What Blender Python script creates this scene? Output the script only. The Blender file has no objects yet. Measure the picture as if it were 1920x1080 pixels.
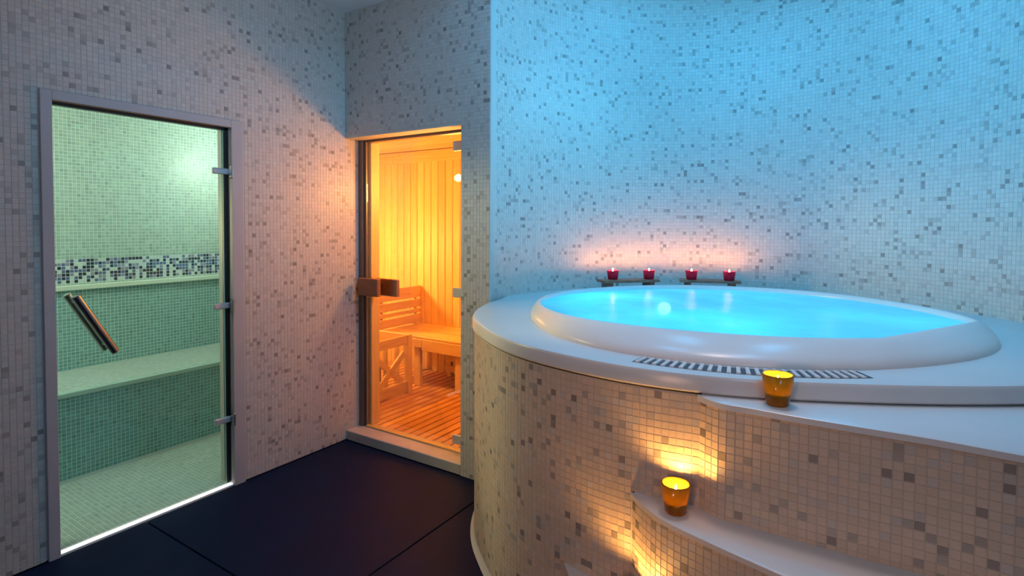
import bpy, math, random
import numpy as np
from mathutils import Matrix, Vector
random.seed(7); RNG = np.random.default_rng(11)
SC = bpy.context.scene
COL = SC.collection

# ------------------------------------------------------------ camera, world, exposure
F_PX, CY = 1031.68, 452.87
yaw, pit, rol = [math.radians(v) for v in (32.7127, 1.7528, 0.3)]
fwd = Vector((-math.sin(yaw)*math.cos(pit), math.cos(yaw)*math.cos(pit), -math.sin(pit)))
rt = Vector((math.cos(yaw), math.sin(yaw), 0)); up = rt.cross(fwd)
r2 = rt*math.cos(rol)+up*math.sin(rol); u2 = -rt*math.sin(rol)+up*math.cos(rol)
cam = bpy.data.cameras.new('camera'); camo = bpy.data.objects.new('camera', cam); COL.objects.link(camo)
cam.sensor_width = 36; cam.lens = 36*F_PX/1920; cam.shift_y = -(540-CY)/1920
cam.clip_start = .02
m = Matrix((r2, u2, -fwd)).transposed().to_4x4(); m.translation = (0, 0, 1.5); camo.matrix_world = m
SC.camera = camo
CAMP = np.array([0, 0, 1.5]); CF, CR, CU = (np.array(v) for v in (fwd, r2, u2))
vs = SC.view_settings
vs.view_transform = 'Standard'; vs.look = 'None'; vs.gamma = 1; vs.use_curve_mapping = False
vs.exposure = 0.0
w = bpy.data.worlds.new('world'); SC.world = w; w.use_nodes = True
w.node_tree.nodes['Background'].inputs[0].default_value = (.5, .6, .8, 1)
w.node_tree.nodes['Background'].inputs[1].default_value = .05
cy = SC.cycles
cy.max_bounces = 8; cy.diffuse_bounces = 4; cy.glossy_bounces = 3; cy.transmission_bounces = 6
cy.transparent_max_bounces = 12; cy.sample_clamp_indirect = 4.0; cy.caustics_reflective = False
cy.caustics_refractive = False; cy.use_denoising = True

def lamp(name, kind, loc, power, color, size=.1, target=None, label=None, spot=None, shape='DISK', size_y=None, blend=.5):
    L = bpy.data.lights.new(name, kind); L.energy = power; L.color = color
    if kind == 'AREA':
        L.shape = shape; L.size = size
        if size_y: L.size_y = size_y
    else:
        L.shadow_soft_size = size
    if kind == 'SPOT': L.spot_size = math.radians(spot); L.spot_blend = blend
    o = bpy.data.objects.new(name, L); COL.objects.link(o); o.location = loc
    if target is not None:
        o.rotation_euler = (Vector(target)-Vector(loc)).to_track_quat('-Z', 'Y').to_euler()
    return o
BLUE = (.05, .50, 1.0)
# blue LED downlights over the tub, warm steam room lamps, sauna lamp, pool lamps
for lx, ly in ((-1.05, 2.25), (-.1, 2.25), (-1.05, 3.2), (-.1, 3.2)):
    lamp('tub_ceiling_light', 'AREA', (lx, ly, 3.30), 7.0, BLUE, .25, (lx, ly, 0))
for tx, ty, pw in ((-1.9, 3.0, 60), (-1.2, 4.0, 55), (-.1, 4.1, 60), (.8, 3.2, 75)):
    lamp('wall_washer_light', 'SPOT', (-.55, 2.2, 3.15), pw, BLUE, .30, (tx, ty, 2.0), spot=88, blend=1)  # added blue spots, spreading the ceiling LED colour over the wall
lamp('tub_downlight', 'SPOT', (-.4, 1.9, 3.2), 48, (1.0, .80, .76), .15, (-.4, 2.1, 0), spot=62, blend=.8)  # added fill: neutral light for the deck and rim
lamp('tub_wall_light', 'SPOT', (-.75, 2.75, 2.86), 24, (.10, .62, 1.0), .06, (-1.75, 3.25, 1.75), spot=75, blend=1)  # added spot to brighten the left part of the curved wall
lamp('steam_lamp_light', 'POINT', (-3.86, 2.50, 1.98), 14, (1.0, .96, .84), .06)
lamp('steam_lamp_light', 'POINT', (-3.55, .42, 2.05), 20, (1.0, .93, .76), .06)
lamp('sauna_lamp_light', 'POINT', (-4.25, 3.35, 1.25), 62, (1.0, .60, .20), .08)
lamp('sauna_lamp_light', 'POINT', (-2.45, 3.1, 1.75), 42, (1.0, .44, .11), .08)
for px_, py_, pw in ((-1.15, 2.75, 7.5), (-.55, 2.2, 6), (.05, 2.75, 3), (-.55, 3.25, 3)):
    lamp('pool_lamp_light', 'POINT', (px_, py_, .80), pw, (.02, .56, 1.0), .06)
lamp('side_lamp_light', 'AREA', (.6, .2, 1.95), 6, (.40, .66, 1.0), .35, (-2.6, 1.9, 2.93))  # added fill for the left wall and ceiling
lamp('corner_spot_light', 'SPOT', (.55, .45, 2.2), 95, (.40, .68, 1.0), .1, (-2.7, 2.5, 2.85), spot=62, blend=1)  # added spot lifting the dark upper corner and the header
lamp('steam_spot_light', 'SPOT', (-3.70, .72, 2.0), 260, (1.0, .74, .40), .04, (-1.7, 2.2, .95), spot=50, blend=.8)  # added spot through the doorway, lights the pillar and platform side
lamp('room_lamp_light', 'AREA', (-1.6, -.6, 2.9), 3, (.66, .68, 1.0), .8, (-1.6, .6, 0))  # dim overhead fill, added behind the camera
lamp('room_warm_light', 'SPOT', (-.6, -1.2, 1.2), 62, (1.0, .56, .36), .15, (-.55, 1.7, .55), spot=58, blend=1)  # added warm fill on the platform front and rim

# ------------------------------------------------------------ materials
def lin(c):
    return tuple((v/12.92 if v <= .04045 else ((v+.055)/1.055)**2.4) for v in c)
def srgb(r, g, b): return lin((r/255, g/255, b/255))
def new_mat(name):
    mt = bpy.data.materials.new(name); mt.use_nodes = True
    nt = mt.node_tree; b = nt.nodes['Principled BSDF']
    return mt, nt, b
def plain(name, col, rough=.5, metal=0, spec=.5, noise=.06, nscale=8, bump=0, coat=0):
    mt, nt, b = new_mat(name)
    b.inputs['Roughness'].default_value = rough; b.inputs['Metallic'].default_value = metal
    b.inputs['Specular IOR Level'].default_value = spec
    b.inputs['Coat Weight'].default_value = coat
    tc = nt.nodes.new('ShaderNodeTexCoord'); n = nt.nodes.new('ShaderNodeTexNoise')
    n.inputs['Scale'].default_value = nscale; n.inputs['Detail'].default_value = 4
    nt.links.new(tc.outputs['Object'], n.inputs['Vector'])
    mx = nt.nodes.new('ShaderNodeMix'); mx.data_type = 'RGBA'
    mx.inputs[6].default_value = (*[max(0, c*(1-noise)) for c in col], 1)
    mx.inputs[7].default_value = (*[min(1, c*(1+noise)) for c in col], 1)
    nt.links.new(n.outputs['Fac'], mx.inputs[0]); nt.links.new(mx.outputs[2], b.inputs['Base Color'])
    if bump:
        bp = nt.nodes.new('ShaderNodeBump'); bp.inputs['Strength'].default_value = bump; bp.inputs['Distance'].default_value = .002
        nt.links.new(n.outputs['Fac'], bp.inputs['Height']); nt.links.new(bp.outputs[0], b.inputs['Normal'])
    return mt
def tile_mat(name, rough=.22, coat=.0, spec=.5):
    mt, nt, b = new_mat(name)
    a = nt.nodes.new('ShaderNodeAttribute'); a.attribute_name = 'tile_colour'
    tc = nt.nodes.new('ShaderNodeTexCoord'); n = nt.nodes.new('ShaderNodeTexNoise'); n.inputs['Scale'].default_value = 90
    nt.links.new(tc.outputs['Object'], n.inputs['Vector'])
    mp = nt.nodes.new('ShaderNodeMapRange'); mp.inputs[3].default_value = .9; mp.inputs[4].default_value = 1.08
    nt.links.new(n.outputs['Fac'], mp.inputs[0])
    mx = nt.nodes.new('ShaderNodeVectorMath'); mx.operation = 'SCALE'
    nt.links.new(a.outputs['Color'], mx.inputs[0]); nt.links.new(mp.outputs[0], mx.inputs['Scale'])
    nt.links.new(mx.outputs[0], b.inputs['Base Color'])
    b.inputs['Roughness'].default_value = rough; b.inputs['Specular IOR Level'].default_value = spec
    return mt
def wood(name, c1, c2, rough=.5, axis=2, rnd=.25):
    mt, nt, b = new_mat(name)
    tc = nt.nodes.new('ShaderNodeTexCoord'); mp = nt.nodes.new('ShaderNodeMapping')
    s = [22, 22, 22]; s[axis] = 1.3; mp.inputs['Scale'].default_value = s
    oi = nt.nodes.new('ShaderNodeObjectInfo')
    ad = nt.nodes.new('ShaderNodeVectorMath'); ad.operation = 'ADD'
    nt.links.new(tc.outputs['Object'], ad.inputs[0]); nt.links.new(oi.outputs['Random'], ad.inputs[1])
    nt.links.new(ad.outputs[0], mp.inputs['Vector'])
    n = nt.nodes.new('ShaderNodeTexNoise'); n.inputs['Scale'].default_value = 2.2; n.inputs['Detail'].default_value = 5; n.inputs['Distortion'].default_value = .6
    nt.links.new(mp.outputs[0], n.inputs['Vector'])
    cr = nt.nodes.new('ShaderNodeValToRGB'); cr.color_ramp.elements[0].position = .3; cr.color_ramp.elements[1].position = .7
    cr.color_ramp.elements[0].color = (*c1, 1); cr.color_ramp.elements[1].color = (*c2, 1)
    nt.links.new(n.outputs['Fac'], cr.inputs[0])
    mr = nt.nodes.new('ShaderNodeMapRange'); mr.inputs[3].default_value = 1-rnd; mr.inputs[4].default_value = 1
    nt.links.new(oi.outputs['Random'], mr.inputs[0])
    sc = nt.nodes.new('ShaderNodeVectorMath'); sc.operation = 'SCALE'
    nt.links.new(cr.outputs[0], sc.inputs[0]); nt.links.new(mr.outputs[0], sc.inputs['Scale'])
    nt.links.new(sc.outputs[0], b.inputs['Base Color']); b.inputs['Roughness'].default_value = rough
    return mt
def pane_glass(name, tint, refl=1.0):
    mt, nt, b = new_mat(name); nt.nodes.remove(b)
    out = nt.nodes['Material Output']
    t = nt.nodes.new('ShaderNodeBsdfTransparent'); t.inputs[0].default_value = (*tint, 1)
    g = nt.nodes.new('ShaderNodeBsdfGlossy'); g.inputs['Roughness'].default_value = .01
    fr = nt.nodes.new('ShaderNodeFresnel'); fr.inputs[0].default_value = 1.45
    ml = nt.nodes.new('ShaderNodeMath'); ml.operation = 'MULTIPLY'; ml.inputs[1].default_value = refl
    nt.links.new(fr.outputs[0], ml.inputs[0])
    mx = nt.nodes.new('ShaderNodeMixShader')
    nt.links.new(ml.outputs[0], mx.inputs[0]); nt.links.new(t.outputs[0], mx.inputs[1]); nt.links.new(g.outputs[0], mx.inputs[2])
    nt.links.new(mx.outputs[0], out.inputs[0])
    return mt
def emit(name, col, strength):
    mt, nt, b = new_mat(name); nt.nodes.remove(b)
    e = nt.nodes.new('ShaderNodeEmission'); e.inputs[0].default_value = (*col, 1); e.inputs[1].default_value = strength
    nt.links.new(e.outputs[0], nt.nodes['Material Output'].inputs[0]); return mt
def waxy(name, col, tw=.6, rough=.15):
    """thin coloured cup: light inside shines through as a diffuse glow, with a glassy sheen"""
    mt, nt, b = new_mat(name); nt.nodes.remove(b); out = nt.nodes['Material Output']
    d = nt.nodes.new('ShaderNodeBsdfDiffuse'); d.inputs[0].default_value = (*col, 1)
    t = nt.nodes.new('ShaderNodeBsdfTranslucent'); t.inputs[0].default_value = (*col, 1)
    m1 = nt.nodes.new('ShaderNodeMixShader'); m1.inputs[0].default_value = tw
    nt.links.new(d.outputs[0], m1.inputs[1]); nt.links.new(t.outputs[0], m1.inputs[2])
    g = nt.nodes.new('ShaderNodeBsdfGlossy'); g.inputs['Roughness'].default_value = rough
    fr = nt.nodes.new('ShaderNodeFresnel'); fr.inputs[0].default_value = 1.4
    m2 = nt.nodes.new('ShaderNodeMixShader')
    nt.links.new(fr.outputs[0], m2.inputs[0]); nt.links.new(m1.outputs[0], m2.inputs[1]); nt.links.new(g.outputs[0], m2.inputs[2])
    nt.links.new(m2.outputs[0], out.inputs[0]); return mt
def water_mat():
    mt, nt, b = new_mat('pool_water'); nt.nodes.remove(b); out = nt.nodes['Material Output']
    tc = nt.nodes.new('ShaderNodeTexCoord')
    n = nt.nodes.new('ShaderNodeTexNoise'); n.inputs['Scale'].default_value = 7; n.inputs['Detail'].default_value = 3
    nt.links.new(tc.outputs['Object'], n.inputs['Vector'])
    bp = nt.nodes.new('ShaderNodeBump'); bp.inputs['Strength'].default_value = .35; bp.inputs['Distance'].default_value = .02
    nt.links.new(n.outputs['Fac'], bp.inputs['Height'])
    n2 = nt.nodes.new('ShaderNodeTexNoise'); n2.inputs['Scale'].default_value = 2.2; n2.inputs['Detail'].default_value = 2
    nt.links.new(tc.outputs['Object'], n2.inputs['Vector'])
    mr = nt.nodes.new('ShaderNodeMapRange'); mr.inputs[1].default_value = .35; mr.inputs[2].default_value = .65
    mr.inputs[3].default_value = .30; mr.inputs[4].default_value = .55
    nt.links.new(n2.outputs['Fac'], mr.inputs[0])
    t = nt.nodes.new('ShaderNodeBsdfTransparent'); t.inputs[0].default_value = (.62, .93, 1, 1)
    tr = nt.nodes.new('ShaderNodeBsdfTranslucent'); tr.inputs[0].default_value = (.62, .95, 1, 1)
    m1 = nt.nodes.new('ShaderNodeMixShader'); nt.links.new(mr.outputs[0], m1.inputs[0])
    nt.links.new(t.outputs[0], m1.inputs[1]); nt.links.new(tr.outputs[0], m1.inputs[2])
    g = nt.nodes.new('ShaderNodeBsdfGlossy'); g.inputs['Roughness'].default_value = .3
    fr = nt.nodes.new('ShaderNodeFresnel'); fr.inputs[0].default_value = 1.33
    nt.links.new(bp.outputs[0], g.inputs['Normal']); nt.links.new(bp.outputs[0], fr.inputs['Normal'])
    hf = nt.nodes.new('ShaderNodeMath'); hf.operation = 'MULTIPLY'; hf.inputs[1].default_value = .35; nt.links.new(fr.outputs[0], hf.inputs[0])
    m2 = nt.nodes.new('ShaderNodeMixShader'); nt.links.new(hf.outputs[0], m2.inputs[0])
    nt.links.new(m1.outputs[0], m2.inputs[1]); nt.links.new(g.outputs[0], m2.inputs[2])
    nt.links.new(m2.outputs[0], out.inputs[0]); return mt

M = dict(
    grout=plain('wall_grout', (.56, .52, .475), .7, nscale=3),
    tile=tile_mat('mosaic_glaze', .42), tile_steam=tile_mat('steam_glaze', .38),
    grout_steam=plain('steam_grout', (.80, .86, .82), .7),
    plaster=plain('ceiling_paint', (.82, .84, .86), .8),
    marble=plain('pale_stone_trim', (.46, .45, .46), .35, noise=.12, nscale=5),
    deck=plain('white_stone_deck', (.62, .62, .62), .28, noise=.05, nscale=6, spec=.5),
    acrylic=plain('white_acrylic', (.70, .65, .63), .26, noise=.02, spec=.35),
    slab=plain('ledge_stone', (.62, .58, .55), .3, noise=.08),
    dark=plain('black_seal', (.006, .006, .007), .5),
    slot=plain('drain_shadow_plastic', (.05, .055, .07), .5),
    floor=plain('black_rubber_slab', (.004, .011, .042), .55, noise=.3, nscale=5, bump=.1, spec=.10),
    gap=plain('floor_joint', (.002, .002, .003), .8),
    steel=plain('brushed_steel', (.55, .55, .56), .28, 1, nscale=40),
    darksteel=plain('satin_steel_tube', (.30, .29, .31), .3, 1, nscale=40),
    hinge=plain('satin_hinge', (.62, .60, .60), .35, .3),
    bronze=plain('bronze_frame', (.20, .16, .13), .4, .5),
    handle=plain('dark_wood_handle', srgb(150, 98, 66), .5, noise=.2, nscale=20),
    wv=wood('spruce_vertical', srgb(232, 190, 120), srgb(246, 214, 150), axis=2),
    wx=wood('spruce_along_x', srgb(228, 184, 112), srgb(244, 208, 142), axis=0),
    wy=wood('spruce_along_y', srgb(226, 182, 112), srgb(244, 206, 140), axis=1),
    wfloor=wood('duckboard_wood', srgb(205, 140, 78), srgb(232, 180, 112), axis=1),
    board=wood('candle_board_wood', srgb(120, 84, 66), srgb(165, 122, 98), axis=0),
    stone=plain('sauna_rock', (.34, .32, .30), .85, noise=.35, nscale=14, bump=.6),
    heater=plain('heater_steel', (.18, .18, .17), .4, .7),
    glass_steam=pane_glass('steam_glass', (.84, .93, .89), .5),
    glass_sauna=pane_glass('sauna_glass', (.97, .94, .86), .3),
    water=water_mat(),
    cup_yellow=waxy('amber_glass', (1.0, .60, .05), .88), wax_yellow=waxy('amber_wax', (1.0, .66, .20), .7, .4),
    cup_red=waxy('red_glass', (.62, .01, .05), .35), wax_red=waxy('red_wax', (.8, .05, .06), .4, .4),
    flame=emit('flame', (1.0, .46, .10), 2200), flame_red=emit('flame_small', (1.0, .40, .15), 1300),
    wick=plain('wick', (.02, .015, .01), .9),
    led=emit('lit_white_strip', (.92, .97, 1.0), 1.6), poolled=emit('pool_lamp_lens', (.35, .95, 1.0), 2.5),  # first glow stands in for light leaking under the steam door
    lampglow=emit('lamp_glass_warm', (1.0, .85, .55), 8), lampsauna=emit('lamp_glass_amber', (1.0, .5, .15), 8),
    lampblue=emit('lamp_glass_blue', (.15, .6, 1.0), 5), lampwhite=emit('lamp_glass_white', (.7, .75, 1.0), 3),
)

# ------------------------------------------------------------ mesh helpers
def link(name, me, mat=None, parent=None, smooth=False, loc=None):
    if mat is not None and not me.materials: me.materials.append(mat)
    o = bpy.data.objects.new(name, me); COL.objects.link(o)
    if smooth:
        me.shade_smooth()
    if loc is not None: o.location = loc
    if parent is not None: o.parent = parent
    return o
def mesh(name, V, Fc):
    me = bpy.data.meshes.new(name); me.from_pydata([tuple(map(float, v)) for v in V], [], Fc); me.validate(); me.update(); return me
class B:
    """collects simple solids into one mesh"""
    def __init__(s): s.v = []; s.f = []
    def add(s, V, Fc):
        k = len(s.v); s.v += [tuple(v) for v in V]; s.f += [tuple(i+k for i in f) for f in Fc]; return s
    def box(s, x0, x1, y0, y1, z0, z1, ch=0.0):
        if ch <= 0:
            V = [(x, y, z) for z in (z0, z1) for y in (y0, y1) for x in (x0, x1)]
            return s.add(V, [(0, 2, 3, 1), (4, 5, 7, 6), (0, 1, 5, 4), (2, 6, 7, 3), (0, 4, 6, 2), (1, 3, 7, 5)])
        import bmesh
        bm = bmesh.new(); bmesh.ops.create_cube(bm, size=1)
        for v in bm.verts: v.co = Vector(((x0+x1)/2+v.co.x*(x1-x0), (y0+y1)/2+v.co.y*(y1-y0), (z0+z1)/2+v.co.z*(z1-z0)))
        bmesh.ops.bevel(bm, geom=bm.edges[:], offset=ch, segments=1, affect='EDGES')
        bm.verts.index_update()
        s.add([v.co[:] for v in bm.verts], [[v.index for v in f.verts] for f in bm.faces]); bm.free(); return s
    def lathe(s, prof, c=(0, 0, 0), n=32, cap=True):
        V = []; Fc = []
        for r, z in prof:
            for i in range(n):
                a = 2*math.pi*i/n; V.append((c[0]+r*math.cos(a), c[1]+r*math.sin(a), c[2]+z))
        for j in range(len(prof)-1):
            for i in range(n):
                k = (i+1) % n; Fc.append((j*n+i, j*n+k, (j+1)*n+k, (j+1)*n+i))
        if cap:
            Fc.append(tuple(range(n-1, -1, -1))); Fc.append(tuple((len(prof)-1)*n+i for i in range(n)))
        return s.add(V, Fc)
    def tube(s, pts, r, n=14):
        pts = [Vector(p) for p in pts]; V = []; Fc = []
        for j, p in enumerate(pts):
            t = (pts[min(j+1, len(pts)-1)]-pts[max(j-1, 0)]).normalized()
            a = t.orthogonal().normalized() if j == 0 else (a - t*a.dot(t)).normalized()
            b = t.cross(a)
            rr = r[j] if isinstance(r, (list, tuple)) else r
            for i in range(n):
                q = 2*math.pi*i/n; V.append(tuple(p+a*rr*math.cos(q)+b*rr*math.sin(q)))
        for j in range(len(pts)-1):
            for i in range(n):
                k = (i+1) % n; Fc.append((j*n+i, j*n+k, (j+1)*n+k, (j+1)*n+i))
        Fc.append(tuple(range(n-1, -1, -1))); Fc.append(tuple((len(pts)-1)*n+i for i in range(n)))
        return s.add(V, Fc)
    def prism(s, poly, z0, z1):
        n = len(poly); V = [(x, y, z0) for x, y in poly]+[(x, y, z1) for x, y in poly]
        Fc = [tuple(range(n-1, -1, -1)), tuple(range(n, 2*n))]+[(i, (i+1) % n, n+(i+1) % n, n+i) for i in range(n)]
        return s.add(V, Fc)
    def strip(s, rows, closed=False):
        """rows: list of equally long point rows, skinned into quads"""
        n = len(rows[0]); V = [p for r in rows for p in r]; Fc = []
        for j in range(len(rows)-1):
            for i in range(n if closed else n-1):
                k = (i+1) % n; Fc.append((j*n+i, j*n+k, (j+1)*n+k, (j+1)*n+i))
        return s.add(V, Fc)
    def obj(s, name, mat, parent=None, smooth=False, angle=None):
        me = mesh(name, s.v, s.f); o = link(name, me, mat, parent, smooth)
        if angle:
            me.shade_smooth(); me.set_sharp_from_angle(angle=math.radians(angle))
        return o
def tag(o, label=None, cat=None, group=None, kind=None):
    if label: o['label'] = label
    if cat: o['category'] = cat
    if group: o['group'] = group
    if kind: o['kind'] = kind
    return o
def struct(o, label=None): o['kind'] = 'structure'; o['label'] = label if label else o.name; o['category'] = CATS.get(o.name.split('_')[0], 'wall'); return o
CATS = dict(wall='wall', floor='floor', ceiling='ceiling', door='door', trim='trim', window='window')
def empty(name, loc=(0, 0, 0)):
    o = bpy.data.objects.new(name, None); COL.objects.link(o); o.location = loc; o.empty_display_size = .1; return o
def set_parent_world(child, par):
    child.parent = par; child.matrix_parent_inverse = Matrix.Translation(par.location).inverted(); return child

# ------------------------------------------------------------ mosaic tiles: real small glazed pieces standing proud of the grout
PITCH = .0228
def palette_wall(n, seed, warm=1.0):
    r = np.random.default_rng(seed); base = np.array([.58, .535, .485])*np.array([1, warm, warm**2])*(1 if warm == 1 else .92)
    c = base*(1+r.normal(0, .03, (n, 1)))*(1+r.normal(0, .01, (n, 3)))
    k = r.random(n)
    dk = 0.0 if warm < 1 else .04
    c = np.where((k < .19)[:, None], np.array([.47, .43, .39])*(1+r.normal(0, .06, (n, 1)))+dk, c)
    c = np.where((k < .085)[:, None], np.array([.36, .32, .285])*(1+r.normal(0, .10, (n, 1)))+dk, c)
    c = np.where((k < .024)[:, None], np.array([.23, .20, .18])*(1+r.normal(0, .1, (n, 1)))+dk*1.5, c)
    return np.clip(c, .02, .95), k < .15
def tiles(parent, C, U, V, N, cols, mat, singles=300, pitch=PITCH, th=.0014, name='mosaic'):
    """C centres (n,3); U,V in-plane unit vectors, N outward normal; the pieces largest in view become objects"""
    n = len(C)
    if n == 0: return
    g = pitch*.5*(.86 if 'steam' in mat.name else .93); gt = g-.0006
    tilt = RNG.normal(0, .010, (n, 2))
    def corners(h, dz, idx, tl=True):
        out = []
        for su, sv in ((-1, -1), (1, -1), (1, 1), (-1, 1)):
            z = np.full(len(idx), dz)
            if tl: z = z+(tilt[idx, 0]*su+tilt[idx, 1]*sv)*h
            out.append(C[idx]+U[idx]*(su*h)+V[idx]*(sv*h)+N[idx]*z[:, None])
        return out
    d = C-CAMP; depth = d@CF; depth_ok = depth > .2
    dd = np.where(depth_ok, depth, 1)
    px = 960+F_PX*(d@CR)/dd; py = CY-F_PX*(d@CU)/dd
    seen = depth_ok & (px > 3) & (px < 1917) & (py > 3) & (py < 1077) & ((d*N).sum(1) < 0)
    score = np.where(seen, np.abs((d*N).sum(1))/dd**3, -1)
    if HIDE is not None: score = np.where(HIDE(C, px, py), -1, score)
    sel = np.argsort(-score)[:singles]; sel = sel[score[sel] > 0]
    mask = np.ones(n, bool); mask[sel] = False; rest = np.nonzero(mask)[0]
    pts = np.stack(corners(g, 0.0, rest, False)+corners(gt, th, rest), 1)   # (m,8,3)
    mN = len(rest)
    if mN:
        me = bpy.data.meshes.new(name+'_tiles'); me.vertices.add(mN*8); me.vertices.foreach_set('co', pts.reshape(-1).astype(np.float32))
        base = (np.arange(mN)*8)[:, None, None]
        q = np.array([[4, 5, 6, 7], [0, 1, 5, 4], [1, 2, 6, 5], [2, 3, 7, 6], [3, 0, 4, 7]])[None]
        idx = (base+q).reshape(-1)
        me.loops.add(len(idx)); me.loops.foreach_set('vertex_index', idx.astype(np.int32))
        me.polygons.add(mN*5); me.polygons.foreach_set('loop_start', (np.arange(mN*5)*4).astype(np.int32))
        me.update(calc_edges=True)
        at = me.attributes.new('tile_colour', 'FLOAT_COLOR', 'POINT')
        ca = np.ones((mN, 8, 4), np.float32); ca[:, :, :3] = cols[rest][:, None, :]
        at.data.foreach_set('color', ca.reshape(-1))
        me.shade_flat()
        o = link(name+'_tiles', me, mat, parent); o['kind'] = 'stuff'
    # shared meshes for the pieces that stand alone: one per shade
    if len(sel):
        shades = {}
        for i in sel:
            key = tuple(np.round(cols[i]*18).astype(int))
            if key not in shades:
                me = bpy.data.meshes.new(name+'_tile')
                Vv = [(-g, -g, 0), (g, -g, 0), (g, g, 0), (-g, g, 0), (-gt, -gt, th), (gt, -gt, th), (gt, gt, th), (-gt, gt, th)]
                me.from_pydata(Vv, [], [(4, 5, 6, 7), (0, 1, 5, 4), (1, 2, 6, 5), (2, 3, 7, 6), (3, 0, 4, 7)])
                at = me.attributes.new('tile_colour', 'FLOAT_COLOR', 'POINT')
                at.data.foreach_set('color', np.tile(np.array([*cols[i], 1], np.float32), 8))
                me.materials.append(mat); shades[key] = me
            o = bpy.data.objects.new(name+'_tile', shades[key]); COL.objects.link(o)
            u, v, nn = Vector(U[i]), Vector(V[i]), Vector(N[i])
            tl = Matrix.Rotation(tilt[i, 0], 3, v) @ Matrix.Rotation(tilt[i, 1], 3, u)
            R3 = tl @ Matrix((u, v, nn)).transposed()
            mw = R3.to_4x4(); mw.translation = Vector(C[i]); o.matrix_world = mw; o.parent = parent
HIDE = None
def plane_tiles(parent, o, u, v, nu, nv, mat, pal, seed, singles=300, skip=None, pitch=PITCH, name='mosaic'):
    o, u, v = (np.array(a, float) for a in (o, u, v)); nn = np.cross(u, v)
    I, J = np.meshgrid(np.arange(nu), np.arange(nv), indexing='ij'); I = I.ravel(); J = J.ravel()
    C = o+((I+.5)*pitch)[:, None]*u+((J+.5)*pitch)[:, None]*v
    keep = np.ones(len(C), bool) if skip is None else ~skip(C)
    C = C[keep]; n = len(C)
    cols = pal(n, seed)[0] if not callable(getattr(pal, 'at', None)) else pal.at(C, seed)
    tiles(parent, C, np.tile(u, (n, 1)), np.tile(v, (n, 1)), np.tile(nn, (n, 1)), cols, mat, singles, pitch, name=name)

# ============================================================ SETTING
XL, YB, ZC = -3.009, 2.566, 2.9317
ZT = 3.35                                       # higher ceiling over the tub
S = .957
XR, YF = .813, -1.6
PX0, PX1 = -2.006, -1.797                       # pillar between the sauna door and the tub wall
DY0, DY1, DZ = .948, 1.755, 2.035               # steam room door opening
REC = 2.70                                      # plane of the sauna door
LZ = 2.083                                      # underside of the lintel over the sauna door

# floor slabs over a dark bed
fl = struct(B().box(-4.55, XR+.1, YF-.1, 4.35, -.08, -.012).obj('floor', M['gap']), 'black floor of large rubber slabs with fine joints')
xs = [XL, -1.752, -.50, .75, XR]; ys = [YF, -.95, .18, 1.30, YB]
for i in range(len(xs)-1):
    for j in range(len(ys)-1):
        g = .0035
        B().box(xs[i]+g, xs[i+1]-g, ys[j]+g, ys[j+1]-g, -.012, 0, .002).obj('floor_slab', M['floor'], fl)

# left wall with the steam room doorway
wl = B()
wl.box(XL-.13, XL, YF-.1, DY0, 0, ZC); wl.box(XL-.13, XL, DY1, 2.76, 0, ZC); wl.box(XL-.13, XL, DY0, DY1, DZ, ZC)
wall_left = struct(wl.obj('wall_left', M['grout']), 'wall of small pale stone mosaic around the steam room doorway')
FY0, FY1, FZ = .905, 1.822, 2.078               # outer edges of the pale stone door surround
plane_tiles(wall_left, (XL, -.40, .004), (0, 1, 0), (0, 0, 1), 137, 128, M['tile'], palette_wall, 1, 300,
            skip=lambda C: (C[:, 1] > FY0-.012) & (C[:, 1] < FY1+.012) & (C[:, 2] < FZ+.012))
# back wall: header over the sauna doorway and the pillar at its right
wb = B()
wb.box(XL, PX0, YB, REC+.06, LZ, ZC); wb.prism([(PX0, YB), (PX1, YB), (PX1-.066, 2.68), (PX1-.075, 2.76), (PX0, 2.76)], 0, ZC)
wb.prism([(PX1-.05, YB+.0), (PX1, YB+.0), (PX1-.03, YB+.05)], ZC, ZT)
wall_back = struct(wb.obj('wall_back', M['grout']), 'mosaic wall over the sauna door with the narrow pillar at its right')
plane_tiles(wall_back, (XL, YB, .004), (1, 0, 0), (0, 0, 1), 53, 128, M['tile'], palette_wall, 2, 300,
            skip=lambda C: (C[:, 0] < PX0+.008) & (C[:, 2] < LZ+.010))
# curved wall behind the tub
WC = np.array([-.552, 2.842])*S; WR = 1.401*S
A0, A1 = 181.0, 0.0
arc = [math.radians(A0+(A1-A0)*i/96) for i in range(97)]
face = [(PX1, YB)]+[(WC[0]+WR*math.cos(a), WC[1]+WR*math.sin(a)) for a in arc]+[(XR, YF-.1)]
def offset(pl, d):
    out = []
    for i, p in enumerate(pl):
        a = np.array(pl[max(i-1, 0)]); b = np.array(pl[min(i+1, len(pl)-1)]); t = (b-a)/np.hypot(*(b-a))
        out.append((p[0]-t[1]*d, p[1]+t[0]*d))
    return out
back = offset(face, .06); back[0] = (PX1-.002, YB+.001); back[1] = (back[2][0]-.002, back[2][1]-.03)
wr = B(); wr.strip([[(x, y, 0) for x, y in face], [(x, y, ZT) for x, y in face], [(x, y, ZT) for x, y in back], [(x, y, 0) for x, y in back], [(x, y, 0) for x, y in face]])
wall_right = struct(wr.obj('wall_right', M['grout'], angle=30), 'tall curved mosaic wall wrapping round behind the hot tub')
na = int(math.radians(A0-A1)*WR/PITCH); nz = 103
I, J = np.meshgrid(np.arange(na), np.arange(nz), indexing='ij'); I = I.ravel(); J = J.ravel()
th_ = math.radians(A0)-(I+.5)*PITCH/WR
C_ = np.stack([WC[0]+WR*np.cos(th_), WC[1]+WR*np.sin(th_), ZT-(J+.5)*PITCH], 1)
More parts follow.
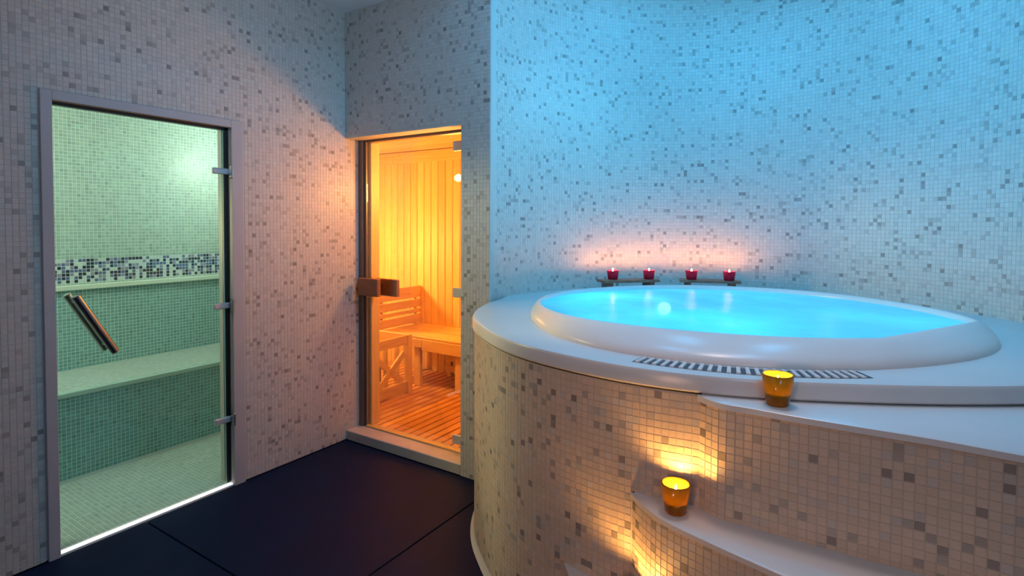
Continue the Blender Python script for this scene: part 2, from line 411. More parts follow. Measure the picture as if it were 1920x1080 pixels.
N_ = np.stack([-np.cos(th_), -np.sin(th_), 0*th_], 1); V_ = np.tile([0, 0, 1.], (len(C_), 1)); U_ = np.cross(V_, N_)
HIDE = lambda C, px, py: (C[:, 2] < 1.10)
tiles(wall_right, C_, U_, V_, N_, palette_wall(len(C_), 3)[0], M['tile'], 300)
HIDE = None
_a = np.array(face[0]); _b = np.array(face[1]); _d = (_b-_a)/np.hypot(*(_b-_a)); _nt = int(np.hypot(*(_b-_a))/PITCH)
plane_tiles(wall_right, (_b[0], _b[1], ZT-103*PITCH), (-_d[0], -_d[1], 0), (0, 0, 1), _nt+1, 103, M['tile'], palette_wall, 34, 0, skip=lambda C: C[:, 1] < YB+.008)
plane_tiles(wall_right, (XR, 2.70, ZT-103*PITCH), (0, -1, 0), (0, 0, 1), 70, 103, M['tile'], palette_wall, 33, 0)
# wall behind the camera, ceiling
struct(B().box(XL, XR, YF-.1, YF, 0, ZT).obj('wall_front', plain('front_wall_stone', (.5, .47, .43), .5)), 'plain pale wall behind the viewer')
ceil = struct(B().box(-4.6, PX1, YF-.1, 2.8, ZC, ZC+.08).box(PX1-.05, PX1, YF-.1, 2.8, ZC+.08, ZT+.08).box(PX1-.05, XR+.1, YF-.1, 4.4, ZT, ZT+.08).obj('ceiling', M['plaster']), 'smooth white ceiling, raised over the tub')

# steam room shell
SX, SY0, SY1, SZ = -4.40, .10, 2.62, 2.38
BX, BZ = -3.81, .528
class PalSteam:
    @staticmethod
    def at(C, seed):
        r = np.random.default_rng(seed); n = len(C)
        c = np.array([.38, .54, .48])*(1+r.normal(0, .09, (n, 1)))*(1+r.normal(0, .02, (n, 3)))
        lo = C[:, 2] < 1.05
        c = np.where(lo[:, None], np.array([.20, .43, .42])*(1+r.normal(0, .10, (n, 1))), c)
        band = (C[:, 2] > 1.093) & (C[:, 2] < 1.256) & (C[:, 0] < -4.3)
        k = r.random(n)
        bc = np.where((k < .34)[:, None], np.array([.025, .03, .06]), np.where((k < .58)[:, None], np.array([.12, .16, .34]),
             np.where((k < .74)[:, None], np.array([.30, .30, .42]), np.array([.62, .74, .72]))))
        return np.clip(np.where(band[:, None], bc, c), .01, .95)
sw = B(); sw.box(SX-.1, SX, SY0-.1, SY1+.05, 0, SZ); sw.box(SX, XL-.13, SY0-.1, SY0, 0, SZ); sw.box(SX, XL-.13, SY1, SY1+.05, 0, SZ)
wall_steam = struct(sw.obj('wall_steam_room', M['grout_steam']), 'green glass mosaic walls of the steam room seen through its door')
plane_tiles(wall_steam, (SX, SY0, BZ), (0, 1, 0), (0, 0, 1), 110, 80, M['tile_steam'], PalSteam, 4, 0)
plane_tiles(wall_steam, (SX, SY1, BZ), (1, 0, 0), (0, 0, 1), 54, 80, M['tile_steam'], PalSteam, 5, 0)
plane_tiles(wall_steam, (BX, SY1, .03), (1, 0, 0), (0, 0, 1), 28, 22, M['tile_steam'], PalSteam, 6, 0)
struct(B().box(SX, XL-.13, SY0, SY1, SZ, SZ+.06).obj('ceiling_steam_room', M['plaster']), 'white ceiling of the steam room')
fs = struct(B().box(BX, XL-.0, SY0, SY1, 0, .008).obj('floor_steam_room', M['grout_steam']), 'pale green mosaic floor of the steam room')
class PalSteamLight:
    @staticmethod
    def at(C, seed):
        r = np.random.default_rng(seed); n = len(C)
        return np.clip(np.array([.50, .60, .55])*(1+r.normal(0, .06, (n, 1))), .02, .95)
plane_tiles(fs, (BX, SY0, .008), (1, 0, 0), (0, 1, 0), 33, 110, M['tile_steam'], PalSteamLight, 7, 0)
sb = tag(empty('steam_bench', (BX, 1.4, 0)), 'long built-in bench of green mosaic behind the steam room glass', 'bench')
bb = set_parent_world(B().box(SX, BX, SY0, SY1, 0, BZ-.002, .0).obj('bench_body', M['grout_steam']), sb)
def child_tiles(parent_obj, *a, **k):
    before = set(COL.objects); plane_tiles(None, *a, **k)
    for o in set(COL.objects)-before: set_parent_world(o, parent_obj)
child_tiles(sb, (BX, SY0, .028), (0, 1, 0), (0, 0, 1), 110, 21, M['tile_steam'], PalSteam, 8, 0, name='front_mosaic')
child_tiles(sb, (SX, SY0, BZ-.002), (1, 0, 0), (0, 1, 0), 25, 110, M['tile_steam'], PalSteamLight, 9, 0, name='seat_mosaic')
set_parent_world(B().box(BX-.03, BX+.012, SY0, SY1, BZ-.03, BZ+.004, .006).obj('seat_edge', plain('seat_edge_tile', (.50, .68, .60), .25)), sb)
struct(B().box(SX, SX+.035, SY0, SY1, 1.053, 1.086, .004).obj('trim_1', plain('steam_ledge', (.72, .82, .70), .3)), 'thin pale ledge under the dark mosaic band in the steam room')

# pale stone surround of the steam door
fr = B()
fr.box(XL-.005, XL+.012, FY0, DY0, 0, FZ, .002); fr.box(XL-.005, XL+.012, DY1, FY1, 0, FZ, .002); fr.box(XL-.005, XL+.012, DY0, DY1, DZ, FZ, .002)
struct(fr.obj('trim_2', M['marble']), 'flat pale stone surround of the steam room door')

# steam room door
d1 = struct(empty('door_1', (XL, DY0, 0)), 'frameless glass door of the steam room, green mosaic behind it')
def c(o): return set_parent_world(o, d1)
GX = XL-.035
seal = B().box(GX-.02, GX+.012, DY1-.022, DY1, .02, DZ, .002).box(GX-.02, GX+.012, DY0, DY0+.008, .02, DZ).box(GX-.02, GX+.012, DY0, DY1, DZ-.014, DZ)
c(seal.obj('seal', M['dark']))['label'] = 'black rubber seal around the glass'
c(B().box(GX-.004, GX+.004, DY0+.010, DY1-.027, .022, DZ-.016, .001).obj('glass', M['glass_steam']))
c(B().box(GX-.0045, GX+.0045, DY1-.027, DY1-.0235, .022, DZ-.016).obj('glass_edge', plain('glass_edge', (.62, .80, .60), .3)))
c(B().box(XL-.035, XL-.006, DY0, DY1, -.001, .012, .003).obj('threshold_light', M['led']))['label'] = 'white threshold strip made to glow for light leaking under the door'  # emission replaces steam room light that leaks below the glass
for z in (1.79, 1.035, .385):
    h = c(B().box(GX+.004, GX+.022, 1.662, DY1+.002, z-.017, z+.017, .005).obj('hinge', M['hinge']))
    q = B().box(GX+.020, XL+.020, DY1-.006, DY1+.006, z-.036, z+.036, .003).obj('hinge_plate', M['steel']); q.parent = h
# slanted tube pull, one tube on each side of the glass
for sx, mt in ((GX+.052, 'darksteel'), (GX-.052, 'steel')):
    P0, P1 = Vector((sx, 1.018, 1.168)), Vector((sx, 1.172, .884))
    dv = (P1-P0).normalized()
    c(B().tube([P0, P0+dv*.003, P1-dv*.003, P1], [.014, .017, .017, .014], 18).obj('handle', M[mt], angle=40))
hp = B()
for t in (.12, .88):
    p = Vector((0, 1.018, 1.168)).lerp(Vector((0, 1.172, .884)), t); hp.tube([(GX-.052, p.y, p.z), (GX+.052, p.y, p.z)], .007, 10)
c(hp.obj('handle_mount', M['steel'], angle=40))

# sauna doorway: sill, frame, glass door
struct(B().box(XL, PX0, YB+.0, REC+.06, 0, .066, .004).obj('trim_3', plain('sill_stone', (.52, .47, .42), .4, noise=.15, nscale=12)), 'raised stone sill in front of the sauna door')
d2 = struct(empty('door_2', (-2.5, REC, .07)), 'clear glass sauna door with a wooden handle, orange wood behind it')
def c2(o): return set_parent_world(o, d2)
fr2 = B().box(XL, XL+.042, REC-.02, REC+.03, .066, LZ, .002).box(XL+.042, XL+.062, REC-.005, REC+.04, .066, LZ, .002)
fr2.box(XL+.06, PX0, REC-.004, REC+.04, LZ-.016, LZ, .002)
c2(fr2.obj('door_frame', M['bronze']))['label'] = 'brown metal frame post'
c2(B().box(XL+.062, XL+.084, REC+.02, REC+.10, .066, LZ-.016, .003).obj('wood_jamb', M['wv']))['label'] = 'inner jamb of pale wood'
c2(B().box(XL+.068, PX0-.004, REC-.004, REC+.004, .078, LZ-.020, .001).obj('glass', M['glass_sauna']))
c2(B().box(XL+.06, PX0, REC-.012, REC+.02, .066, .076, .002).obj('bottom_rail', M['wx']))['label'] = 'slim wooden rail under the glass'
for z in (1.985, 1.075, .150):
    c2(B().box(-2.165, PX0-.002, REC-.018, REC-.003, z-.030, z+.030, .004).obj('hinge', M['hinge']))
c2(B().box(-2.965, -2.770, REC-.072, REC-.036, 1.005, 1.125, .004).obj('handle', M['handle']))['label'] = 'outer square block of dark wood'
c2(B().box(-2.900, -2.690, REC+.030, REC+.062, 1.000, 1.118, .004).obj('handle', M['handle']))['label'] = 'inner square block of dark wood'
c2(B().box(-2.875, -2.835, REC-.037, REC+.031, 1.045, 1.085, .003).obj('handle_mount', M['steel']))

# sauna room: planked walls, ceiling, duckboard
QX0, QX1, QY0, QY1, QZ = -4.50, -2.035, REC+.06, 4.20, 2.24
ws = B().box(QX0-.05, QX0, QY0, QY1+.05, 0, QZ).box(QX0, QX1+.03, QY1, QY1+.05, 0, QZ).box(QX1, QX1+.03, QY0, QY1, 0, QZ).box(QX0-.05, XL-.0, QY0-.05, QY0, 0, QZ)
wall_sauna = struct(ws.obj('wall_sauna', M['wv']), 'sauna walls clad in vertical spruce planks')
PW = .092
def vplank(axis, k, base, fixed, z0, z1, sgn):
    """one upright board with chamfered long edges"""
    a0 = base+k*PW+.0012; a1 = base+(k+1)*PW-.0012; t = .014; ch = .006
    prof = [(a0, 0), (a0, t-ch), (a0+ch, t), (a1-ch, t), (a1, t-ch), (a1, 0)]
    V = []
    for z in (z0, z1):
        for a, d in prof:
            V.append((a, fixed+sgn*d, z) if axis == 'x' else (fixed+sgn*d, a, z))
    n = 6; Fc = [tuple(range(n)), tuple(range(n, 2*n))]+[(i, (i+1) % n, n+(i+1) % n, n+i) for i in range(n)]
    o = B().add(V, Fc); return o
for k in range(26): vplank('x', k, QX0+.02, QY1, .02, 2.125, -1).obj('wall_plank', M['wv'], wall_sauna)
for k in range(15): vplank('y', k, QY0+.02, QX0, .02, 2.125, 1).obj('wall_plank', M['wv'], wall_sauna)
for k in range(15): vplank('y', k, QY0+.02, QX1, .02, 2.125, -1).obj('wall_plank', M['wv'], wall_sauna)
B().box(QX0+.014, QX1-.014, QY1-.020, QY1, 2.125, QZ, .003).obj('cornice_board', M['wx'], wall_sauna)
B().box(QX0, QX0+.020, QY0, QY1-.02, 2.125, QZ, .003).obj('cornice_board', M['wy'], wall_sauna)
cs = struct(B().box(QX0-.05, QX1+.03, QY0-.05, QY1+.05, QZ+.014, QZ+.05).obj('ceiling_sauna', M['wx']), 'sauna ceiling of long spruce boards')
for k in range(15):
    y = QY0+.02+k*PW; B().box(QX0, QX1, y+.0015, y+PW-.0015, QZ, QZ+.014, .004).obj('ceiling_plank', M['wx'], cs)
fsn = struct(B().box(QX0, QX1, QY0-.06, QY1, -.008, .004).obj('floor_sauna', plain('sauna_floor_dark', (.16, .09, .05), .6)), 'dark sauna floor under the wooden duckboard')
duck = tag(empty('duckboard', (-3.2, 3.3, .004)), 'slatted wooden duckboard covering the sauna floor', 'duckboard')
for y in (2.84, 3.3, 3.76, 4.1):
    set_parent_world(B().box(-4.45, QX1-.02, y, y+.04, .004, .022, .002).obj('batten', M['wx']), duck)
k = 0; x = QX1-.03
while x-.062 > -4.45:
    set_parent_world(B().box(x-.062, x, QY0+.01, QY1-.02, .022, .040, .004).obj('floor_slat', M['wfloor']), duck); x -= .074

# sauna bench with slatted end backrest
bench = tag(empty('sauna_bench', (-3.0, 3.66, .04)), 'wooden sauna bench along the back wall with a slatted end backrest', 'bench')
def cb(o): return set_parent_world(o, bench)
y = 3.66
for k in range(6):
    cb(B().box(-3.83, QX1-.02, y+.002, y+.088, .478, .502, .006).obj('seat_slat', M['wx'])); y += .0905
cb(B().box(-3.30, QX1-.02, 3.655, 3.680, .375, .4775, .004).obj('apron', M['wx']))
cb(B().box(-3.83, -3.30, 3.655, 3.680, .400, .4775, .004).obj('apron', M['wx']))
for x, w_ in ((-3.42, .07), (-2.95, .07), (-2.2, .07)):
    cb(B().box(x, x+w_, 3.69, 3.73, .042, .477, .004).obj('leg', M['wv']))
for x in (-3.75, -3.36, -2.9, -2.2):
    cb(B().box(x, x+.05, 4.08, 4.12, .042, .477, .004).obj('leg', M['wv']))
for z in (.12, .22, .32):
    cb(B().box(-3.3, QX1-.03, 3.98, 4.0, z, z+.06, .003).obj('under_slat', M['wx']))
for z0, z1 in ((.515, .596), (.616, .652), (.672, .748), (.768, .880)):
    cb(B().box(-3.800, -3.775, 3.60, 4.18, z0, z1, .004).obj('backrest_slat', M['wy']))
for yy in (3.64, 4.10):
    cb(B().box(-3.83, -3.802, yy, yy+.04, .504, .88, .003).obj('backrest_post', M['wv']))

# guard round the heater
gd = tag(empty('heater_guard', (-3.3, 3.3, .04)), 'low wooden railing with diagonal slats in front of the sauna heater', 'railing')
def cg(o): return set_parent_world(o, gd)
cg(B().box(-3.325, -3.275, 3.465, 3.515, .041, .552, .004).obj('post', M['wv']))
cg(B().box(-3.325, -3.275, 2.80, 2.85, .041, .552, .004).obj('post', M['wv']))
cg(B().box(-3.312, -3.285, 2.85, 3.465, .470, .548, .004).obj('top_rail', M['wy']))
cg(B().box(-3.312, -3.285, 2.85, 3.465, .060, .150, .004).obj('bottom_rail', M['wy']))
def bar(p0, p1, w_, t):
    p0, p1 = Vector(p0), Vector(p1); d = (p1-p0).normalized(); x = Vector((1, 0, 0)); n_ = d.cross(x).normalized()
    V = [tuple(p+x*sx*t/2+n_*sn*w_/2) for p in (p0, p1) for sx, sn in ((-1, -1), (1, -1), (1, 1), (-1, 1))]
    return B().add(V, [(0, 3, 2, 1), (4, 5, 6, 7), (0, 1, 5, 4), (1, 2, 6, 5), (2, 3, 7, 6), (3, 0, 4, 7)])
cg(bar((-3.296, 3.13, .150), (-3.296, 3.43, .400), .050, .018).obj('diagonal_slat', M['wy']))
cg(bar((-3.316, 3.43, .150), (-3.316, 3.13, .400), .050, .018).obj('diagonal_slat', M['wy']))
cg(bar((-3.296, 2.86, .400), (-3.296, 3.10, .160), .050, .018).obj('diagonal_slat', M['wy']))
# top rail of the end that turns to the wall
cg(B().box(-3.80, -3.325, 3.480, 3.505, .470, .548, .004).obj('top_rail', M['wx']))
for xx in (-3.74, -3.60, -3.46):
    cg(B().box(xx, xx+.045, 3.482, 3.502, .045, .470, .003).obj('upright', M['wv']))
# heater with rocks
ht = tag(empty('sauna_heater', (-3.62, 3.12, .04)), 'dark steel sauna heater heaped with rocks behind the railing', 'heater')
def ch_(o): return set_parent_world(o, ht)
hb = B().box(-3.80, -3.44, 2.95, 3.30, .10, .36, .01)
for yy in np.arange(2.97, 3.29, .035): hb.box(-3.443, -3.432, yy, yy+.014, .12, .34)
ch_(hb.obj('casing', M['heater']))
for xx in (-3.77, -3.50):
    for yy in (2.98, 3.24): ch_(B().box(xx, xx+.03, yy, yy+.03, .041, .10).obj('leg', M['heater']))
import bmesh
def rock(name, loc, r, seed, mat):
    rr = random.Random(seed); bm = bmesh.new(); bmesh.ops.create_icosphere(bm, subdivisions=2, radius=r)
    sx, sy, sz = (rr.uniform(.8, 1.2), rr.uniform(.8, 1.2), rr.uniform(.55, .85)); ph = [rr.uniform(0, 6) for _ in range(6)]
    for v in bm.verts:
        n_ = v.co.normalized(); q = 1+.12*math.sin(3*n_.x+ph[0])*math.cos(4*n_.y+ph[1])+.08*math.sin(6*n_.z+ph[2]+5*n_.x)
        v.co = Vector((v.co.x*sx*q, v.co.y*sy*q, v.co.z*sz*q))+Vector(loc)
    me = bpy.data.meshes.new(name); bm.to_mesh(me); bm.free(); return link(name, me, mat)
s_ = 0
for lay, (n1, n2, z) in enumerate(((4, 4, .385), (3, 3, .425))):
    for i in range(n1):
        for j in range(n2):
            s_ += 1; o = rock('rock', (-3.62+(i-(n1-1)/2)*.085+random.uniform(-.01, .01), 3.125+(j-(n2-1)/2)*.083+random.uniform(-.01, .01), z), .046, s_, M['stone']); ch_(o)
# ============================================================ TUB PLATFORM
C0 = np.array([-.55, 2.88])
def polar(ctrl):
    ct = sorted(ctrl); t = np.array([a for a, _ in ct], float); r = np.array([b for _, b in ct], float)
    t = np.concatenate([t-360, t, t+360]); r = np.concatenate([r, r, r])
    def f(th):
        th = np.asarray(th, float) % 360; i = np.searchsorted(t, th, side='right')-1
        t0, t1, t2, t3 = t[i-1], t[i], t[i+1], t[i+2]; p0, p1, p2, p3 = r[i-1], r[i], r[i+1], r[i+2]
        h = t2-t1; u = (th-t1)/h; m1 = (p2-p0)/(t2-t0)*h; m2 = (p3-p1)/(t3-t1)*h
        return (2*u**3-3*u**2+1)*p1+(u**3-2*u**2+u)*m1+(-2*u**3+3*u**2)*p2+(u**3-u**2)*m2
    return f
inner_s = polar([(12, .90), (28, .85), (45, .82), (62, .80), (80, .785), (100, .765), (128, .77), (150, .79), (165, .82), (180, .875), (193, .915), (204, .94),
                 (214, .95), (226, .953), (240, .935), (255, .888), (272, .850), (288, .838), (303, .845), (314.5, .855), (330, .88), (345, .92), (0.8, .93)])
pA = np.array([.049, 2.27])-C0; pB = np.array([.385, 2.895])-C0
def inner_r(th):
    r = float(inner_s(th)); a = math.radians(th); d = np.array([math.cos(a), math.sin(a)])
    if th > 314.4 or th < 1.0:
        e = pB-pA; den = d[0]*e[1]-d[1]*e[0]; q = (pA[0]*e[1]-pA[1]*e[0])/den
        if q > 0: r = min(r+.2, q)
    return r
base_r = polar([(15, 1.02), (30, 1.03), (45, 1.02), (60, 1.01), (80, .985), (100, .95), (128, .935), (150, .95), (165, .975), (180, 1.005), (192, 1.01), (208, 1.0), (225, 1.0), (244, 1.022),
                (258, 1.028), (274, 1.016), (291, .995), (308, .968), (323, .960), (338, .975), (354, 1.0)])
deck_r = polar([(181.5, 1.36), (188.5, 1.345), (197, 1.322), (209, 1.297), (216, 1.278), (224, 1.252), (240, 1.222), (253, 1.190), (267, 1.170), (279, 1.150), (289, 1.130),
                (298, 1.124), (310, 1.145), (322, 1.198), (334, 1.28), (345, 1.38), (0, 1.6), (60, 1.7), (120, 1.7), (165, 1.5)])
def wall_pol(th):
    a = math.radians(th); d = np.array([math.cos(a), math.sin(a)]); o = C0-np.array([-.552, 2.842]); b = o@d
    return -b+math.sqrt(b*b-(o@o)+1.401**2)
def P(th, r, z):
    a = math.radians(th); return ((C0[0]+r*math.cos(a))*S, (C0[1]+r*math.sin(a))*S, z)
ZD = 1.5-(1.5-1.04)*S; ZR = 1.5-(1.5-1.12)*S        # deck and rim heights
TH = list(np.arange(0, 360, 2.0))
TH = sorted(set(TH+[.8, 314.5]))
plat = tag(empty('tub_platform', (-.53, 1.7, 0)), 'raised curved mosaic platform with white deck and steps round the hot tub', 'platform')
def cp(o): return set_parent_world(o, plat)
# deck slab ring
rows = []
def douter(t): return min(float(deck_r(t)), wall_pol(t)+.004)
for dr, z in ((-1, ZD-.10), (-1, ZD), (-.016, ZD), (-.005, ZD-.003), (0, ZD-.012), (0, ZD-.050), (-.006, ZD-.056), (-.10, ZD-.058)):
    rows.append([P(t, (float(base_r(t))-.05) if dr == -1 else douter(t)+dr, z) for t in TH])
cp(B().strip(rows, True).obj('deck', M['deck'], angle=35))['label'] = 'smooth white deck slab with rounded edge'

# outlines of the three steps in plan
def body_pt(t): r = douter(t)-.014; q = P(t, r, 0); return (q[0], q[1])
body_line = [body_pt(t) for t in np.arange(186, 340, 1.5)]
led1 = [(-.405, 1.668), (-.335, 1.632), (-.265, 1.632), (-.16, 1.629), (-.016, 1.632), (.146, 1.638), (.305, 1.630), (.55, 1.625), (XR, 1.62)]
led2 = [(-.600, 1.650), (-.530, 1.590), (-.455, 1.545), (-.306, 1.500), (-.137, 1.458), (.05, 1.415), (.3, 1.365), (XR, 1.27)]
led3 = [(-.860, 1.700), (-.760, 1.590), (-.620, 1.490), (-.45, 1.405), (-.2, 1.320), (.1, 1.235), (.4, 1.160), (XR, 1.07)]
def smooth(pl, n=6):
    p = [np.array(a) for a in pl]; out = []
    for i in range(len(p)-1):
        a, b, c_, d = p[max(i-1, 0)], p[i], p[i+1], p[min(i+2, len(p)-1)]
        for k in range(n):
            u = k/n; out.append(tuple(.5*((2*b)+(-a+c_)*u+(2*a-5*b+4*c_-d)*u*u+(-a+3*b-3*c_+d)*u**3)))
    out.append(tuple(p[-1])); return out
def joined(led):
    L = smooth(led); x0 = L[0][0]
    # keep the body until it is closest to the ledge start
    k = int(np.argmin([np.hypot(q[0]-L[0][0], q[1]-L[0][1]) for q in body_line]))
    return body_line[:k]+L
tiers = [(joined(led1), ZD-.058, .66), (joined(led2), .66, .33), (joined(led3), .33, 0)]
Z1, Z2, Z3 = 1.000, .66, .33
def wallstrip(line, z0, z1):
    # solid: outline pulled back into the platform
    inner = [((C0[0]*S)*.35+x*.65, (C0[1]*S)*.35+y*.65) for x, y in line]
    b = B(); b.strip([[(x, y, z1) for x, y in inner], [(x, y, z1) for x, y in line], [(x, y, z0) for x, y in line], [(x, y, z0) for x, y in inner]])
    return b
bd = B()
for (line, z1, z0), zt in zip(tiers, (Z1-.004, Z2-.004, Z3-.004)):
    w1 = wallstrip(line, z0, zt); bd.add(w1.v, w1.f)
cp(bd.obj('body', plain('body_grout', (.50, .43, .36), .7, nscale=3), angle=40))
# ledge slabs: thin pale stone over each step
def slab(led, zt, th, back_z=None, inset=.30):
    L = smooth(led); b = B()
    outl = offset(L, -.010)
    inn = [(x, y+inset+max(0, x)*.7) for x, y in L]
    inn[0] = (L[0][0]+.012, L[0][1]+.03)
    rows = [[(x, y, zt) for x, y in inn], [(x*.0+x, y, zt) for x, y in offset(L, -.004)], [(x, y, zt-.004) for x, y in outl], [(x, y, zt-th) for x, y in outl], [(x, y, zt-th) for x, y in inn]]
    b.strip(rows); return b
cp(slab(led1, Z1, .020, inset=.34).obj('ledge_slab', M['deck'], angle=35))['label'] = 'white slab of the top step'
cp(slab(led2, Z2, .018, inset=.24).obj('ledge_slab', M['slab'], angle=35))['label'] = 'pale stone slab of the middle step'
cp(slab(led3, Z3, .018, inset=.26).obj('ledge_slab', M['slab'], angle=35))['label'] = 'pale stone slab of the lowest step'
# mosaic on the faces, in courses that run along the outline
CC, UU, NN = [], [], []
zrows = np.arange(Z1-.008-PITCH*.5, PITCH*.4, -PITCH)
for (line, z1, z0), zt in zip(tiers, (Z1, Z2, Z3)):
    L = np.array(line); seg = np.diff(L, axis=0); sl = np.hypot(seg[:, 0], seg[:, 1]); cum = np.concatenate([[0], np.cumsum(sl)])
    s0 = np.arange(PITCH*.5, cum[-1], PITCH)
    ii = np.clip(np.searchsorted(cum, s0)-1, 0, len(seg)-1); t = (s0-cum[ii])/sl[ii]
    pos = L[ii]+seg[ii]*t[:, None]; tan = seg[ii]/sl[ii][:, None]; nrm = np.stack([tan[:, 1], -tan[:, 0]], 1)
    for z in zrows:
        if not (z0+.0 < z <= zt+.001): continue
        CC.append(np.column_stack([pos, np.full(len(pos), z)])); UU.append(np.column_stack([tan, np.zeros(len(pos))])); NN.append(np.column_stack([nrm, np.zeros(len(pos))]))
CC = np.concatenate(CC); UU = np.concatenate(UU); NN = np.concatenate(NN); VV = np.cross(NN, UU)
cc, _k = palette_wall(len(CC), 21, .88)
before = set(COL.objects); tiles(None, CC, UU, VV, NN, cc, M['tile'], 300)
for o in set(COL.objects)-before: cp(o)
# plinth cove at the foot of the platform
lb = [q for q in joined(led3)]
cv = B().strip([[(x, y, .03) for x, y in offset(lb, -.002)], [(x, y, .012) for x, y in offset(lb, -.008)], [(x, y, 0) for x, y in offset(lb, -.020)]])
cp(cv.obj('cove_skirting', M['slab'], angle=40))

# overflow grate: white bars over a flat dark strip coloured like a shaded channel
gr = tag(empty('overflow_grate', (-.5, 1.85, ZD)), 'curved overflow grate of white bars at the foot of the tub rim', 'grate')
def cgr(o): return set_parent_world(o, gr)
ga = np.arange(264.6, 304, 1.2)
def g0(t): return float(base_r(t))+.012
def g1(t): return min(float(base_r(t))+.090, douter(t)-.030)
cgr(B().strip([[P(t, g0(t), ZD+.0008) for t in ga], [P(t, g1(t), ZD+.0008) for t in ga]]).obj('channel', M['slot']))['label'] = 'flat dark strip in place of the shaded depth between the bars'
t = 265.5
while t < 303:
    w_ = .36
    a, b_ = t-w_, t+w_
    r0, r1 = g0(t), g1(t); z0, z1 = ZD+.0008, ZD+.005
    V = [P(a, r0, z0), P(b_, r0, z0), P(b_, r1, z0), P(a, r1, z0), P(a+.05, r0, z1), P(b_-.05, r0, z1), P(b_-.05, r1, z1), P(a+.05, r1, z1)]
    cgr(B().add(V, [(4, 5, 6, 7), (0, 1, 5, 4), (1, 2, 6, 5), (2, 3, 7, 6), (3, 0, 4, 7)]).obj('grate_bar', M['acrylic'])); t += 1.5

# ============================================================ HOT TUB
tub = tag(empty('hot_tub', (C0[0]*S, C0[1]*S, ZD)), 'round white acrylic hot tub with a raised rim and lit blue water', 'hot tub')
def ct(o): return set_parent_world(o, tub)
rows = []
for f_, z in ((0, ZR-.10), (0, ZR-.018), (.015, ZR-.007), (.06, ZR-.001), (.13, ZR), (.24, ZR-.003), (.40, ZR-.011), (.58, ZR-.023), (.76, ZR-.037), (.90, ZR-.050), (.975, ZR-.062), (1.0, ZD+.004), (1.0, ZD-.02)):
    rows.append([P(t, inner_r(t)*(1-f_)+float(base_r(t))*f_, z) for t in TH])
ct(B().strip(rows, True).obj('rim', M['acrylic'], angle=50))
rows = []
for k_, z in ((1.0, ZR-.10), (.97, .93), (.94, .80), (.80, .72), (.58, .70), (.56, .45), (.50, .35), (.0, .33)):
    rows.append([P(t, inner_r(t)*k_+.0005, z) for t in TH])
ct(B().strip(rows, True).obj('basin', M['acrylic'], angle=50))
for a_, z_ in ((133, 1.0), (190, .86), (10, .86)):
    q = P(a_, inner_r(a_)*.965, z_); cxy = P(a_, inner_r(a_)*.86, z_)
    v0, v1 = Vector(q), Vector(cxy); d = (v1-v0).normalized()
    ct(B().tube([v0, v0+d*.012], .038, 24).obj('pool_lamp', M['poolled']))['label'] = 'round underwater lamp'
# water: gently domed surface with a low swell where the jet rises
wv = []; NR = 26
for j in range(NR+1):
    q = j/NR
    row = []
    for t in TH:
        x, y, _ = P(t, inner_r(t)*q-.0005, 0)
        z = ZR-.022+.004*math.sin(6*x+3*y)*math.cos(5*y)+.012*math.exp(-((x+.62)**2+(y-2.55)**2)/.02)
        if j == NR: z = ZR-.022
        row.append((x, y, z))
    wv.append(row)
wv = wv[::-1]
water = tag(B().strip(wv, True).obj('water', M['water'], smooth=True), 'glowing turquoise water filling the round hot tub', 'water', kind='stuff')
# boards with candles behind the tub
def board(t0, t1, label):
    o = tag(empty('candle_board', P((t0+t1)/2, 1.175, ZD)), label, 'board', 'narrow boards on the deck behind the tub')
    a = Vector(P(t0, 1.172, 0)); b_ = Vector(P(t1, 1.172, 0)); d = (b_-a).normalized(); n_ = Vector((d.y, -d.x, 0)); 
    def bx(s0, s1, w_, z0, z1):
        V = []
        for z in (z0, z1):
            for s, q in ((s0, -w_), (s1, -w_), (s1, w_), (s0, w_)):
                p = a+d*s+n_*q; V.append((p.x, p.y, z))
        return B().add(V, [(0, 3, 2, 1), (4, 5, 6, 7), (0, 1, 5, 4), (1, 2, 6, 5), (2, 3, 7, 6), (3, 0, 4, 7)])
    L_ = (b_-a).length
    set_parent_world(bx(0, L_, .065, ZR-.014, ZR+.002).obj('board_top', M['board']), o)
    for s in (.03, L_-.07): set_parent_world(bx(s, s+.04, .05, ZD, ZR-.014).obj('foot', M['board']), o)
    return o
board(147, 126.5, 'narrow wooden board behind the tub carrying the two red candles nearer the sauna')
board(118, 98.5, 'narrow wooden board behind the tub carrying the two red candles farther from the sauna')

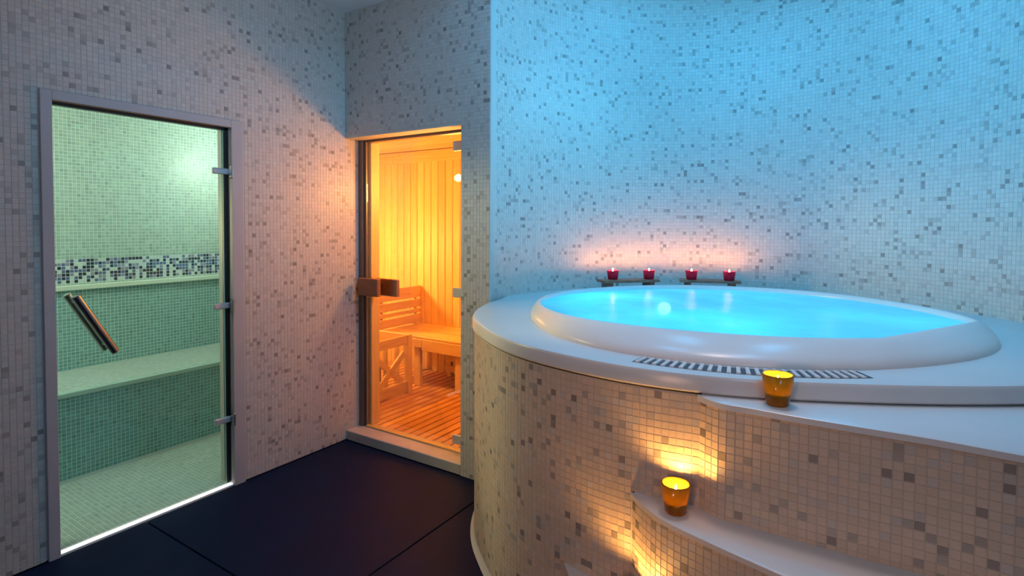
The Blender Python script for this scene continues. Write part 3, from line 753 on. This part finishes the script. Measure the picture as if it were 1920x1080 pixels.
# ============================================================ CANDLES
def candle(kind, loc, label, group):
    s = 1 if kind == 'yellow' else .90
    r0, r1, h = (.030, .042, .086) if kind == 'yellow' else (.033, .040, .060)
    o = tag(empty(kind+'_candle' if False else 'candle', loc), label, 'candle', group)
    cup = B().lathe([(r0*.9, 0), (r0, .004), (r1, h), (r1-.002, h+.0008), (r1-.004, h), (r0-.0045, .006), (.001, .006)], (0, 0, 0), 32, True)
    link('cup', mesh('cup', cup.v, cup.f), M['cup_'+kind], o, True)
    zf = h*.42 if kind == 'yellow' else h*.62
    rw = r0+(r1-r0)*zf/h-.0045
    wx_ = B().lathe([(.0005, .008), (r0-.006, .008), (rw, zf), (rw*.8, zf-.001), (.0005, zf-.002)], (0, 0, 0), 28, False)
    link('wax', mesh('wax', wx_.v, wx_.f), M['wax_'+kind], o, True)
    wk = B().tube([(0, 0, zf-.002), (.0006, 0, zf+.008)], .0009, 6); link('wick', mesh('wick', wk.v, wk.f), M['wick'], o)
    fz = zf+.006; H_ = .040 if kind == 'yellow' else .030; R_ = .0055
    fl_ = B().lathe([(.0006, fz), (R_*.7, fz+H_*.12), (R_, fz+H_*.3), (R_*.8, fz+H_*.52), (R_*.4, fz+H_*.78), (.0004, fz+H_)], (0, 0, 0), 14, True)
    link('flame', mesh('flame', fl_.v, fl_.f), M['flame' if kind == 'yellow' else 'flame_red'], o, True)
    return o
candle('yellow', (-.198, 1.688, Z1+.0005), 'amber glass candle on the white top step in front of the tub', 'amber candles on the steps')
candle('yellow', (-.452, 1.598, Z2+.0005), 'amber glass candle on the middle mosaic step', 'amber candles on the steps')
candle('yellow', (-.590, 1.540, Z3+.0005), 'amber glass candle on the lowest step, at the bottom edge', 'amber candles on the steps')
zb = ZR+.002
rc = [((-1.415, 3.452), 'red candle behind the tub nearest the sauna pillar'),
      ((-1.222, 3.612), 'red candle second from the sauna pillar, at the other end of the same board'),
      ((-.978, 3.755), 'red candle third from the sauna pillar, on the other board'),
      ((-.752, 3.830), 'red candle behind the tub farthest from the sauna pillar')]
for (x, y), lb_ in rc: candle('red', (x, y, zb), lb_, 'red candles behind the tub')
